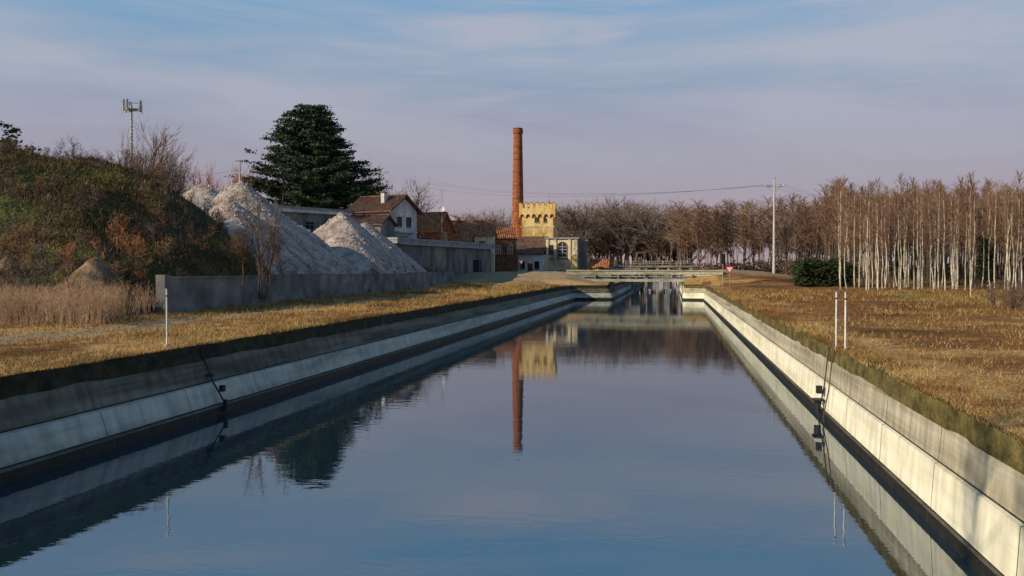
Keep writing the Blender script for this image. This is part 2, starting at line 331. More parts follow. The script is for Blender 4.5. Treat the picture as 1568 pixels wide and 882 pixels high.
# gravel piles
def cones(lst):
    def f(x,y):
        h=np.zeros_like(x)-3
        wob=1+.12*fbm(x*.14,y*.14,2,4)
        for cx,cy,ch,sl in lst:
            r=np.sqrt((x-cx)**2+(y-cy)**2+.35); h=np.maximum(h,ch-r*sl*wob)
        h=2.2+h+.36*fbm(x*.4,y*.4,4,17)+.12*fbm(x*2.2,y*2.2,2,18)
        w=WX(y)-.4; return np.minimum(h,4.4+(w-x)*.95)
    return f
def stones(b,fn,n,x0,x1,y0,y1,r0,r1):
    y=y0+(y1-y0)*rng.random(n); x=x0+(x1-x0)*rng.random(n); z=fn(x,y); k=(z>3)&(x<WX(y)-.5); x,y,z=x[k],y[k],z[k]; n=len(x)
    r=r0+(r1-r0)*rng.random(n)**4; o=np.array([(1,0,0),(0,1,0),(-1,0,0),(0,-1,0),(0,0,.8),(0,0,-.8)],float)
    V=(o[None]*(0.6+.6*rng.random((n,6,1)))*r[:,None,None])
    a=rng.random(n)*6.28; c,s_=np.cos(a)[:,None],np.sin(a)[:,None]
    V=np.stack([V[...,0]*c-V[...,1]*s_,V[...,0]*s_+V[...,1]*c,V[...,2]],-1)+np.stack([x,y,z],1)[:,None]
    f=np.array([(0,1,4),(1,2,4),(2,3,4),(3,0,4),(1,0,5),(2,1,5),(3,2,5),(0,3,5)])
    b.add(V,(f[None]+(np.arange(n)*6)[:,None,None]).reshape(-1,3),'stone')
p1=cones([(-43.9,97,12.4,.80),(-47.6,96,12.0,.74),(-44.2,107,10.0,.8),(-44.8,115,8.7,.8),(-41.6,89,10.0,.8)])
b=hf('g',p1,-66,-33,74,135,.4,'gravel'); stones(b,p1,36000,-62,-33,76,130,.05,.20); b.make('gravel_pile')
p2=cones([(-43.2,130,11.5,.78),(-44.2,140,10.2,.76)])
b=hf('g',p2,-62,-34,114,162,.4,'gravel'); stones(b,p2,24000,-60,-33,112,160,.05,.22); b.make('gravel_pile')
p3=cones([(-41.2,122,8.1,.76),(-41.0,128,7.6,.76)])
b=hf('g',p3,-54,-34,108,148,.4,'gravel'); stones(b,p3,14000,-52,-33,108,147,.05,.22); b.make('gravel_pile')
# ---------------------------------------------------------------- trees
def branch_tree(h,spread,levels,nb,seed,up=.5,r=.2):
    R=np.random.default_rng(seed); segs=[]
    def grow(p,d,ln,rad,lv):
        n=3 if lv<levels else 2; q=p
        for i in range(n):
            d2=d+R.normal(0,.10,3); d2[2]+=.05; d2/=np.linalg.norm(d2); e=q+d2*ln/n
            r0=rad*(1-.22*i); segs.append((*q,*e,r0,rad*(1-.22*(i+1)),lv)); 
            if lv<levels and (lv>0 or i>=1):
                for j in range(nb):
                    a=R.random()*6.28; o=np.array([math.cos(a),math.sin(a),0]); o=o-d2*np.dot(o,d2); 
                    nd=d2*(up+.3*R.random())+o*spread*(.6+.7*R.random()); nd/=np.linalg.norm(nd)
                    grow(q+(e-q)*R.random(),nd,ln*(.45+.22*R.random()),rad*.45,lv+1)
            q=e; d=d2
    grow(np.zeros(3),np.array([0,0,1.]),h*.62,r,0)
    s=np.array(segs); s[:,:6]*=h/s[:,5].max()
    return s
def poplar(seed,h=14,cb=.38,wid=1.0,nb=60,ns=7,r=.10):
    R=np.random.default_rng(seed); segs=[]; q=np.zeros(3); n=7; pts=[q]
    for i in range(n):
        q=q+np.array([R.normal(0,.10),R.normal(0,.10),h/n]); pts.append(q)
    rr=lambda t: r*(1-t)**.8+.012
    for i in range(n): segs.append((*pts[i],*pts[i+1],rr(i/n),rr((i+1)/n),0))
    P=np.array(pts)
    for j in range(nb):
        t=cb+(1-cb)*(j+R.random())/nb*.98; k=min(int(t*n),n-1); p=P[k]+(P[k+1]-P[k])*(t*n-k)
        a=R.random()*6.28; el=.6+.7*R.random(); ln=wid*(.45+1.5*math.sin(math.pi*min(1,(1-t)/(1-cb)*.75+.12)))*(.5+.8*R.random())
        d=np.array([math.cos(a)*math.cos(el),math.sin(a)*math.cos(el),math.sin(el)]); e=p+d*ln
        segs.append((*p,*e,.024,.009,1))
        for s in range(ns):
            b0=p+(e-p)*(.15+.85*R.random()); d2=d+R.normal(0,.5,3); d2[2]+=.3; d2/=np.linalg.norm(d2)
            segs.append((*b0,*(b0+d2*ln*(.2+.4*R.random())),.012,.005,2))
    return np.array(segs)
def put(b,s,x,y,z,sc=1,rz=0,mt=('barkd','twigb'),wmul=1.,tl=0,sxy=1,rmin=0.):
    c,n=math.cos(rz),math.sin(rz); 
    def tr(p):
        p=p*sc; return np.stack([(p[:,0]*c-p[:,1]*n)*sxy+x,(p[:,0]*n+p[:,1]*c)*sxy+y,p[:,2]+z],1)
    for lv,m,k in((0,mt[0],6),(1,mt[0] if tl else mt[1],3),(2,mt[1],3)):
        q=s[(s[:,8]==lv) if lv<2 else (s[:,8]>=2)]
        if not len(q): continue
        P0,P1=tr(q[:,0:3]),tr(q[:,3:6])
        if lv<2: b.tubes(P0,P1,np.maximum(q[:,6]*sc*(1 if lv==0 else wmul),rmin),np.maximum(q[:,7]*sc*(1 if lv==0 else wmul),rmin),k,m)
        else:
            d=P1-P0; w=np.cross(d,rng.normal(0,1,(len(q),3))); w/=np.linalg.norm(w,axis=1,keepdims=True)+1e-9
            w*=np.maximum((q[:,6]*sc*wmul),rmin)[:,None]*1.15; b.blades(P0,d*1.12,w,m)
pops=[poplar(i,14+i%3,.34+.04*(i%4),.75+.08*(i%3)) for i in range(8)]
# plantation
b=Buf()
for iy,y in enumerate(np.arange(134,222,4.0)):
    for ix,x in enumerate(np.arange(20,112,2.15)):
        xx=x+rng.normal(0,.4)+ (iy%2)*1.1; y2=y+rng.normal(0,.5)-(x-20)*.10
        if xx< 21+(y2-134)*.12: continue
        if rng.random()<.07: continue
        f=(.71+.25*rng.random())*(1+.0036*(y2-134))*(1+.05*math.sin(xx*.3))
        put(b,pops[rng.integers(8)],xx,y2,float(H(xx,y2))-.1,f,rng.random()*6.28,('barkp' if iy<7 else 'barkd','twigr'),1.2 if iy<5 else 1.9,rmin=.013)
b.make('poplar_grove')
for (u,Y,h) in((1486,98,7.0),(1430,118,8),(1555,106,7.5),(1330,128,8)):
    b=Buf(); x=sx(u,Y); put(b,poplar(int(u),h,.3,.7,40,4,.06),x,Y,float(H(x,Y))-.1,1,0,('barkp','twigr'),1.0,rmin=.01); b.make('young_poplar_tree')
# distant rows
btm=[branch_tree(16,.75,3,3,40+i,.7,r=.22) for i in range(4)]
def row(name,lst,mt,wm=2.2,kind='b',wx=1.9):
    b=Buf()
    for (x,y,h) in lst:
        t=(btm[rng.integers(4)] if kind=='b' else pops[rng.integers(8)]); H0=16 if kind=='b' else 15
        put(b,t,x,y,float(H(x,y))-.2,h/H0,rng.random()*6.28,mt,wm,1 if kind=='b' else 0,1 if kind=='b' else wx,.03)
    b.make(name)
L1=[]
for i in range(85):
    u=862+ i*(1060-862)/84+rng.normal(0,2); Y=330+rng.random()*60; x=sx(u,Y); top=307+8*math.sin(i*.35)+rng.random()*10-(6 if 930<u<1040 else 0); L1.append((x,Y,sz(top,x,Y)-3.5))
row('distant_woodland',L1,('barkd','twigb'),2.0)
L1=[]
for i in range(95):
    u=1030+i*(1290-1030)/94; Y=290+rng.random()*35; x=sx(u,Y); top=313+7*math.sin(u*.24)+rng.random()*8; L1.append((x,Y,sz(top,x,Y)-3.2))
row('distant_poplar_row',L1,('twigb','twigr'),2.3,'p',2.2)
L1=[]
for i in range(120):
    u=1210+i*(1700-1210)/119; Y=235+rng.random()*30; x=sx(u,Y); top=292+rng.random()*20; L1.append((x,Y,sz(top,x,Y)-3.2))
row('poplar_grove',L1,('barkd','twigr'),2.4,'p',1.5)
L1=[]
for i in range(150):
    u=-150+i*2000/149; Y=430+rng.random()*80; x=sx(u,Y); L1.append((x,Y,sz(335+rng.random()*14,x,Y)-3.2))
row('far_treeline',L1,('barkd','twigb'),3.2)
L1=[]
for i in range(26):
    u=690+i*4; Y=262+rng.random()*20; x=sx(u,Y); L1.append((x,Y,sz(318+rng.random()*12-(6 if 735<u<770 else 0),x,Y)-4))
row('bare_tree_row',L1,('barkd','twigb'),1.8)
# trees on the left bank behind the viewpoint; their shadows reach the right-hand wall
b=Buf()
for i in range(4): put(b,pops[i],-19.0-rng.random()*2,-7.5+i*2.3,2.3,1.16+.05*i,i,('barkp','twigr'),1.3)
b.make('poplar_row')
def single(name,u,Y,vtop,vbase_z,seed,spread=.75,mt=('barkd','twigb'),wm=1.5,lv=3,nb=4,sxy=1,r=.22,up=.7,rmin=.018):
    x=sx(u,Y); z=vbase_z; h=sz(vtop,x,Y)-z; b=Buf(); put(b,branch_tree(h,spread,lv,nb,seed,up,r=r),x,Y,z,1,0,mt,wm,1,sxy,rmin); b.make(name)
single('bare_tree',224,128,180,2.2,3,.65,sxy=.62,nb=5)
single('bare_tree',243,135,192,2.2,13,.7,sxy=.6,nb=5)
single('bare_tree',232,131,190,2.2,14,.7,sxy=.6,nb=5)
single('bare_tree',338,170,232,2.2,5,.8,('barkd','twigo'),2,sxy=.62,nb=5)
single('bare_tree',322,176,246,2.2,15,.8,('barkd','twigo'),2,sxy=.6,nb=5)
single('bare_tree',352,172,244,2.2,17,.8,('barkd','twigo'),2,sxy=.6,nb=5)
single('bare_tree',290,160,238,2.2,6,.8,sxy=.5)
single('bare_tree',268,160,258,2.2,26,.8,sxy=.6)
single('bare_tree',180,120,226,2.2,16,.9,sxy=.6)
single('bare_tree',160,118,236,2.2,36,.9,sxy=.6)
single('bare_tree',572,215,238,3,7,.6,wm=1.8,sxy=.45,rmin=.025)
single('bare_tree',612,205,264,3,8,.9,wm=1.8,sxy=.7,rmin=.025)
single('bare_tree',640,210,268,3,18,.9,wm=1.8,sxy=.7,rmin=.025)
single('bare_tree',596,207,266,3,28,.9,wm=1.8,sxy=.7,rmin=.025)
single('bare_tree',1205,215,310,3.2,9,.6,wm=1.9,sxy=.5,rmin=.03)
# multi-stemmed bare tree growing behind the wall
b=Buf(); x0_=sx(402,66)
for i in range(8):
    s=poplar(200+i,6.6+1.2*math.sin(i*2.1),.18,.5,28,4,.04); a=i*.7; k=s[:,[2,5]].copy()
    s[:,0]+=k[:,0]*.16*math.cos(a); s[:,3]+=k[:,1]*.16*math.cos(a); s[:,1]+=k[:,0]*.12*math.sin(a); s[:,4]+=k[:,1]*.12*math.sin(a)
    put(b,s,x0_+.2*math.cos(a),66+.3*math.sin(a),3.0,1,0,('barkd','twigb'),.9,rmin=.009)
b.make('multi_stem_bare_tree')
single('bare_shrub',432,70,322,4.0,22,.7,('barkd','twigb'),1.2,3,4,sxy=.7,r=.06,up=.9,rmin=.008)
single('bare_shrub',372,64,335,4.0,23,.7,('barkd','twigr'),1.2,3,4,sxy=.8,r=.06,up=.9,rmin=.008)
# shrubs over mound
b=Buf(); sh=[branch_tree(2.2,1.0,2,4,60+i,.8,r=.035) for i in range(4)]
for i in range(260):
    y=52+rng.random()*30; x=float(WX(max(y,57)))-1-rng.random()*24
    put(b,sh[i%4],x,y,float(mound(np.array(x),np.array(y)))-.1,.4+.8*rng.random()**2,rng.random()*6.28,('barkd',('g2','barkd','twigr','twigb','barkd')[i%5]),1.2,1,rmin=.012)
for i in range(16):
    y=56+rng.random()*8; x=-32.5-rng.random()*6; put(b,sh[i%4],x,y,float(mound(np.array(x),np.array(y)))-.1,.5+.5*rng.random(),rng.random()*6.28,('twigr','twigo'),1.4,1,rmin=.014)
for i in range(40):
    y=70+rng.random()*14; x=-44-rng.random()*20
    put(b,sh[i%4],x,y,float(mound(np.array(x),np.array(y)))-.1,.3+.35*rng.random(),rng.random()*6.28,('barkd','twigb'),1.1,1)
b.make('mound_shrubs')
b=Buf()
for i in range(90):
    y=70+rng.random()*95; x=float(WX(y))-.6-rng.random()*1.5
    z=4.1; put(b,sh[i%4],x,y,z,.3+.6*rng.random(),rng.random()*6.28,('barkd','g2'),1.5,1)
b.make('wall_top_brambles')
b=Buf()
for i in range(45):
    u=1520+rng.random()*90; y=66+rng.random()*14; x=sx(u,y); put(b,sh[i%4],x,y,float(H(x,y))-.05,.5+.6*rng.random(),rng.random()*6.28,('barkd','twigr'),1.3,1)
b.make('bramble_thicket')
b=Buf()
for i in range(70):
    y=58+rng.random()*105; x=float(WX(y))+.25+rng.random()*.8; put(b,sh[i%4],x,y,float(H(x,y))-.05,.15+.35*rng.random()**2,rng.random()*6.28,('barkd',('g1','g2','g3')[i%3]),1.5,1)
b.make('wall_foot_weeds')
# reeds
b=Buf(); n=9000; y=45+rng.random(n)*11; x=-27.6-(y-45)*.28-rng.random(n)*16; k=fbm(x*.4,y*.4,3,50)>-.35; x,y=x[k],y[k]; n=len(x)
h=1.0+1.1*rng.random(n)*(.7+.6*vn(x*.5,y*.5,3)); a=rng.random(n)*6.28; P=np.stack([x,y,H(x,y)],1); D=np.stack([np.cos(a)*.22*h,np.sin(a)*.22*h,h],1)
b.blades(P,D,np.stack([np.full(n,.014),0*h,0*h],1),'reed')
for r_ in range(3):
    t=.25+.65*rng.random(n); a=rng.random(n)*6.28; Q=P+D*t[:,None]; E=np.stack([np.cos(a)*.3,np.sin(a)*.3,.05+.35*rng.random(n)],1)
    b.blades(Q,E,np.stack([np.full(n,.012),0*h,0*h],1),'reed' if r_ else 'g2')
b.make('dry_reed_bed')
def leaves(b,C,rad,n,sz_,m,flat=1.):
    C=np.repeat(np.asarray(C,float),n,0); k=len(C); o=rng.normal(0,1,(k,3))*np.array([rad,rad,rad*.45*flat]); P=C+o
    a=rng.normal(0,1,(k,3))*np.array([1,1,.45]); a/=np.linalg.norm(a,axis=1,keepdims=True); c=rng.normal(0,1,(k,3))*np.array([1,1,.5]); c=np.cross(a,c); c/=np.linalg.norm(c,axis=1,keepdims=True)
    s=(sz_*(.5+rng.random(k)))[:,None]; V=np.stack([P-a*s,P+c*s*.5,P+a*s,P-c*s*.5],1).reshape(-1,3)
    b.add(V,np.arange(4*k).reshape(-1,4),m)
# dry undergrowth below the plantation and woods
b=Buf(); C=[]
for (ua,ub,ya,yb,hh,nn) in((1200,1720,224,234,3.0,620),(1050,1300,282,292,4.2,420),(860,1060,300,325,4.5,320)):
    for i in range(nn):
        u=ua+(ub-ua)*(i+rng.random())/nn; Y=ya+rng.random()*(yb-ya); x=sx(u,Y); C.append((x,Y,float(H(x,Y))+.2+rng.random()*hh*(.8+.5*fbm(x*.1,0,3,4))))
leaves(b,C,.9,16,.30,'brush'); b.make('dry_undergrowth')
def cedar(u,Y,prof,z0):
    X=sx(u,Y); dep=X*Fx+Y*Fy; o=Obj('cedar_tree',(X,Y,0)); T=o['trunk']; Lf=o['foliage']
    zs=np.array([CAMZ+(412-v)*dep/FPX for v,_,_ in prof]); Lr=np.array([(u-l)*dep/FPX for _,l,_ in prof]); Rr=np.array([(r-u)*dep/FPX for _,_,r in prof])
    idx=np.argsort(zs); zs,Lr,Rr=zs[idx],Lr[idx],Rr[idx]; top=zs[-1]
    T.cyl((0,0,z0),(0,0,top-1.5),.75,.12,10,'barkd'); nl=230; C=[]
    for i in range(nl):
        z=zs[0]+(top-zs[0])*((i+rng.random())/nl); z=z-(z%1.5)*.35; a=i*2.399+rng.normal(0,.25); ca=math.cos(a)
        w=(1+ca)/2; R=np.interp(z,zs,Lr)*(1-w)+np.interp(z,zs,Rr)*w; R*= .68+.46*rng.random()
        e=np.array([ca*R,math.sin(a)*R,z+R*.04+rng.normal(0,.3)]); p=np.array([0,0,z-R*.20])
        T.tubes([p],[e],.12,.03,4,'barkd')
        for t in np.linspace(.25,1,int(4+R*1.1)): 
            q=p+(e-p)*t; C.append(q+np.array([rng.normal(0,.5),rng.normal(0,.5),.1]))
    leaves(Lf,C,.60,30,.25,'ever',.5); o.done()
cedar(484,186,[(164,474,492),(174,452,502),(188,436,514),(205,412,522),(222,420,526),(240,408,542),(254,410,560),(268,368,572),(284,374,582),(298,388,582),(312,405,582),(325,430,560)],3)
X=sx(452,184); 
o=Buf(); C=[(sx(452+rng.normal(0,5+i*.8),184),184+rng.normal(0,1.2),sz(172+i*2.4,X,184)) for i in range(26)]; leaves(o,C,.6,40,.28,'ever',.7)
o.tubes([(X+2,185,18)],[(X,184,sz(172,X,184))],.2,.05,6,'barkd'); o.make('cedar_leader')
b=Buf(); X=sx(-2,140); C=[(X+rng.normal(0,1.2+i*.15),140+rng.normal(0,1.2),sz(184+i*3,X,140)) for i in range(22)]; leaves(b,C,.6,40,.28,'ever',.7); b.tubes([(X,140,2)],[(X,140,sz(186,X,140))],.4,.05,6,'barkd'); b.make('conifer_tree')
b=Buf(); C=[]
for i in range(420):
    u=1222+ i*(1305-1222)/419; Y=150+rng.random()*5; x=sx(u,Y); C.append((x,Y,float(H(x,Y))+.3+rng.random()*(3.2+.9*fbm(u*.06,0,3,2))))
leaves(b,C,.5,34,.20,'hedge'); b.make('evergreen_hedge')
for (u,Y,vt,rr_) in((1378,160,345,1.0),(1508,150,360,.9),(762,226,362,1.6)):
    b=Buf(); x=sx(u,Y); zb=float(H(x,Y)); zt=sz(vt,x,Y); C=[]
    for i in range(60):
        t=rng.random(); C.append((x+rng.normal(0,rr_*(1-t*.75)*.6),Y+rng.normal(0,rr_*.5),zb+.8+(zt-zb-1)*t))
    leaves(b,C,.5,22,.22,'hedge'); b.tubes([(x,Y,zb)],[(x,Y,zt-1)],.15,.04,5,'barkd'); b.make('ivy_clad_tree')
# ---------------------------------------------------------------- buildings
def gable(o,L_,W2,ze,zr,z0,wm,rm,ov=.5,axis='x',name='roof'):
    h=L_/2;w=W2/2; wl=o['walls']; 
    V=[(-h,-w,z0),(h,-w,z0),(h,w,z0),(-h,w,z0),(-h,-w,ze),(h,-w,ze),(h,w,ze),(-h,w,ze)]
    wl.add(V,[(0,1,5,4),(1,2,6,5),(2,3,7,6),(3,0,4,7)],wm); wl.add([(-h,-w,ze),(-h,w,ze),(-h,0,zr),(h,-w,ze),(h,w,ze),(h,0,zr)],[(0,1,2),(3,4,5)],wm)
    sl=(zr-ze)/w; H2=h+ov; w2=w+ov; e=ze-sl*ov; r=o[name]; t=.22
    for s in(-1,1):
        V=[(-H2,s*w2,e+.03),(H2,s*w2,e+.03),(H2,0,zr+.03),(-H2,0,zr+.03),(-H2,s*w2,e+.03+t),(H2,s*w2,e+.03+t),(H2,0,zr+.03+t),(-H2,0,zr+.03+t)]
        r.add(V,[(0,1,2,3),(4,5,6,7),(0,1,5,4),(1,2,6,5),(3,0,4,7)],rm)
        n=int(H2*2/.45)
        xs=np.linspace(-H2+.1,H2-.1,n); P0=np.stack([xs,xs*0+s*w2,xs*0+e+.06+t],1); P1=np.stack([xs,xs*0,xs*0+zr+.06+t],1); r.tubes(P0,P1,.10,.10,5,rm)
    r.tubes([(-H2,0,zr+t+.08)],[(H2,0,zr+t+.08)],.16,.16,6,rm)
def win(o,x,y,z,w,h,fm='wpaint',n='windows',ax='y'):
    b=o[n]
    def bx(a0,a1,d0,d1,z0,z1,m):
        if ax=='y': b.box(x+a0,x+a1,y-d1,y-d0,z0,z1,m)
        else: b.box(x+d0,x+d1,y+a0,y+a1,z0,z1,m)
    bx(-w/2,w/2,.004,.02,z,z+h,'glass')
    f=.1
    bx(-w/2-f,-w/2,.003,.09,z-f,z+h+f,fm);bx(w/2,w/2+f,.003,.09,z-f,z+h+f,fm);bx(-w/2,w/2,.003,.088,z+h,z+h+f,fm);bx(-w/2-.15,w/2+.15,.005,.2,z-f-.08,z-f-.002,fm)
    bx(-.04,.04,.021,.05,z,z+h,fm); bx(-w/2,-.042,.021,.048,z+h*.55,z+h*.55+.07,fm); bx(.042,w/2,.021,.048,z+h*.55,z+h*.55+.07,fm)
def longshed(name,near,far,ztop,depth,wm,z0=2.2,nwin=0,overh=.6,fas='white'):
    nx_,ny_=near;fx_,fy_=far; L_=math.hypot(fx_-nx_,fy_-ny_); a=math.atan2(fy_-ny_,fx_-nx_)
    o=Obj(name,(nx_,ny_,0),a)
    o['walls'].box(0,L_,0,depth,z0,ztop-.9,wm)
    o['roof'].box(-overh,L_+overh,-overh,depth+overh,ztop-.35,ztop,'roofg'); o['fascia'].box(-overh+.1,L_+overh-.1,-overh+.1,depth+overh-.1,ztop-.9,ztop-.352,fas)
    for i in range(nwin): win(o,3+i*6.5,0,ztop-3.4,1.8,1.1,'greyw')
    return o
o=longshed('warehouse_building',(sx(405,145),145),(sx(602,172),172),15.0,14,'greyw',nwin=4)
o.done()
o=longshed('low_warehouse_building',(sx(606,146),146),(sx(752,188),188),9.9,12,'greyw',fas='roofg')
o['door'].box(33,37,-.08,-.004,3,6.8,'dark'); o['eaves_pipe'].tubes([(0,-.75,8.9)],[(43,-.75,8.9)],.1,.1,6,'metal')
for i in range(4): o['downpipes'].cyl((3+i*11,-.1,3),(3+i*11,-.1,8.9),.07,.07,6,'metal')
o['rooflights'].box(5,7,1,3,9.903,10.3,'glass'); o['rooflights'].box(16,18,1,3,9.903,10.3,'glass')
o.done()
X=sx(590,165); o=Obj('white_house',(X-.3,165,0),math.radians(-22)); gable(o,8.6,7.4,15.0,17.3,2.2,'white','tiled',.8)
win(o,4.3,-1.2,12.3,1.1,1.5,'brickd',ax='x'); win(o,4.3,1.4,12.3,1.1,1.5,'brickd',ax='x')
o['balcony'].box(4.31,5.3,-2.5,2.5,11.2,11.4,'white')
o['chimney_stack'].box(1.2,1.9,-2.2,-1.4,15.6,17.9,'white'); o['chimney_stack'].box(1.1,2.0,-2.3,-1.3,17.9,18.05,'tiled'); o.done()
X=sx(556,157); o=Obj('tiled_outbuilding',(X,156.5,0),math.radians(-6)); gable(o,9,6,12.2,13.6,2.2,'greyw','tiled',.4); o.done()
X=sx(661,200); o=Obj('brick_farmhouse',(X,200,0),math.radians(-18)); gable(o,6.5,6.5,13.0,16.4,3,'brick','tile',.5); win(o,3.25,0,11.2,1,1.3,'cream',ax='x'); win(o,0,-3.25,11,1,1.3,'cream'); o.done()
X=sx(722,214); o=Obj('tiled_outbuilding',(X,214,0),math.radians(8)); gable(o,10.0,8,12.4,15.3,3,'cream','tile',.4)
for i in(-3.5,-.5,2.5): win(o,i,-4,9.6,1,1.4,'brick')
o['chimney_stack'].box(-3,-2.4,-1,-.4,14,16.4,'brick');o.done()
X=sx(697,206); o=Obj('tiled_outbuilding',(X,206,0),math.radians(6)); gable(o,7,5,10.8,12.9,3,'brickd','tile',.4); o.done()
X=sx(770,224); o=Obj('old_brick_workshop',(X,224,0),math.radians(20)); gable(o,5.4,5,12.2,14.2,3,'brickd','tile',.3)
for i in(-1.5,1.2): win(o,i,-2.5,8.6,1,1.8,'cream')
o['lean_to'].box(-2.6,2.6,-4.4,-2.51,3,8,'brickd'); o.done()
X=sx(668,178); o=Obj('brick_shed',(X,178,0),math.radians(-6)); gable(o,5,3,5.6,6.8,3,'brick','tile',.3); o['door'].box(-.5,.5,-1.56,-1.503,3.2,5.2,'dark'); o.done()
# antenna + dish
X=sx(677,190); o=Obj('satellite_dish_mast',(X,190,0)); z=sz(320,X,190); zt=sz(288,X,190)
o['mast'].cyl((0,0,3),(0,0,zt),.07,.05,6,'metal')
for k in range(4): o['aerial'].box(-.7+.1*k,.7-.1*k,-.03,.03,zt-.3-.35*k,zt-.24-.35*k,'metal')
n=14;V=[(0,-.05,z)];F=[]
for r_,d in((.3,-.1),(.55,-.25)):
    for i in range(n): V.append((r_*math.cos(i*6.283/n),d-.0,z+r_*math.sin(i*6.283/n)))
o['dish'].add(V,[(0,1+i,1+(i+1)%n) for i in range(n)],'wpaint'); o['dish'].add(V,[(1+i,1+n+i,1+n+(i+1)%n,1+(i+1)%n) for i in range(n)],'wpaint'); o['feed_arm'].cyl((0,-.1,z-.5),(0,-.8,z),.03,.03,5,'metal'); o.done()
# chimney
CY=243; X=sx(793,CY); o=Obj('brick_factory_chimney',(X,CY,0)); zt=sz(197,X,CY); s=o['shaft']; K=24; z0=3.5
zz=np.linspace(z0,zt-1.6,12)
for i in range(11):
    r0=1.72-.66*(zz[i]-z0)/(zt-z0); r1=1.72-.66*(zz[i+1]-z0)/(zt-z0); s.tubes([(0,0,zz[i])],[(0,0,zz[i+1])],r0,r1,K,'brick')
    if i>2: o['iron_bands'].cyl((0,0,zz[i]),(0,0,zz[i]+.14),r0+.05,r0+.05,K,'brickd')
o['crown'].cyl((0,0,zt-1.6),(0,0,zt-1.2),1.08,1.28,K,'brick'); o['crown'].cyl((0,0,zt-1.2),(0,0,zt-.35),1.28,1.28,K,'brick'); o['crown'].cyl((0,0,zt-.35),(0,0,zt),1.18,1.18,K,'brickd')
o['lightning_rod'].cyl((0,0,zt),(0,0,sz(186,X,CY)),.05,.03,5,'metal')
o['plinth'].box(-2.3,2.3,-2.3,2.3,3,8,'brick'); o.done()
# tower
TY=238; x0=sx(795,TY);x1=sx(850,TY); w=x1-x0; X=(x0+x1)/2; o=Obj('crenellated_tower',(X,TY+w*.3,0)); D_=w*.6; hw=w/2; hd=D_/2
zt=sz(311,X,TY); zp=sz(319,X,TY); za=sz(331,X,TY)
o['walls'].box(-hw+.35,hw-.35,-hd+.35,hd-.35,3.5,za+.9,'yellow')
o['parapet'].box(-hw,hw,-hd,hd,za+.9,zp,'yellow')
def arcs(b,n,x0,x1,y,z0,z1,m):
    ww=(x1-x0)/n
    for i in range(n):
        a=x0+i*ww; r=ww*.36; c=a+ww/2; pts=[(a,y,z1),(a,y,z0),(c-r,y,z0)]+[(c-r*math.cos(t),y,z0+.25+r*math.sin(t)) for t in np.linspace(0,math.pi,9)]+[(c+r,y,z0),(a+ww,y,z0),(a+ww,y,z1)]
        P=pts+[(p[0],p[1]+.33,p[2]) for p in pts]; k=len(pts)
        b.add(P,[list(range(k))],m); b.add(P,[(j,j+1,j+1+k,j+k) for j in range(k-1)],m)
arcs(o['corbel_arches'],6,-hw,hw,-hd,za-.3,za+.9,'yellow')
o['arch_recess'].box(-hw+.36,hw-.36,-hd+.30,-hd+.345,za-.25,za+.85,'brick')
arcs_b=o['corbel_arches_side']
for j in range(4): arcs_b.box(hw-.35,hw,-hd+.4+j*D_/4.4,-hd+.75+j*D_/4.4,za-.3,za+.9,'yellow')
nm_=7; mw=w/(2*nm_-1)
for i in range(nm_):
    for yy_ in(-hd,hd-.4):
        o['merlons'].box(-hw+2*i*mw,-hw+(2*i+1)*mw,yy_,yy_+.4,zp,zt,'yellow'); o['merlon_caps'].box(-hw+2*i*mw-.06,-hw+(2*i+1)*mw+.06,yy_-.06,yy_+.46,zt+.002,zt+.15,'brick')
for j in range(1,4):
    for xx in(-hw,hw-.4): o['merlons'].box(xx,xx+.4,-hd+j*D_/4-.3,-hd+j*D_/4+.3,zp,zt,'yellow')
win(o,-.1,-hd+.35,sz(340,X,TY),.9,1.1,'brickd'); win(o,1.9,-hd+.35,sz(340,X,TY),.6,.8,'brickd')
o['string_course'].box(-hw+.25,hw-.25,-hd+.25,hd-.25,sz(348,X,TY),sz(348,X,TY)+.3,'cream'); 
o['quoins'].box(hw-.6,hw-.32,-hd+.3,-hd+.6,4,za-.4,'brick'); o['quoins'].box(-hw+.32,-hw+.6,-hd+.3,-hd+.6,4,za-.4,'brick')
o.done()
# mill lower building
MY=232; xa=sx(836,MY); xb=sx(884,MY); xc=sx(906,MY+9); o=Obj('old_mill_building',(0,0,0)); zt=sz(366,xa,MY)
o['walls'].box(xa,xb,MY,MY+9,3.2,zt,'cream'); o['walls'].box(xb+.003,xc-1,MY+3,MY+9,3.2,zt-.5,'greyw'); 
o['cornice'].box(xa-.4,xb+.4,MY-.4,MY+9.4,zt,zt+.35,'roofg'); o['roof'].box(xb+.401,xc-.6,MY+2.6,MY+9.4,zt-.5,zt-.2,'roofg')
xw=sx(861,MY); zw=sz(393,xw,MY); o['arched_window'].box(xw-1,xw+1,MY-.03,MY-.003,zw,zw+2.3,'glass')
n=10; V=[(xw+math.cos(t),MY-.03,zw+2.3+math.sin(t)) for t in np.linspace(0,math.pi,n)]; o['arched_window'].add(V,[list(range(n))],'glass')
tt=np.linspace(0,math.pi,n)
P=[(xw-1.12,MY-.06,zw)]+[(xw-1.12*math.cos(t),MY-.06,zw+2.3+1.12*math.sin(t)) for t in tt]+[(xw+1.12,MY-.06,zw)]
o['window_surround'].poly(P,.12,5,'brick'); o['mullions'].box(xw-.05,xw+.05,MY-.08,MY-.032,zw,zw+3.2,'wpaint')
for k in(0.8,1.6,2.3): o['mullions'].box(xw-1,xw-.052,MY-.08,MY-.034,zw+k,zw+k+.07,'wpaint'); o['mullions'].box(xw+.052,xw+1,MY-.08,MY-.034,zw+k,zw+k+.07,'wpaint')
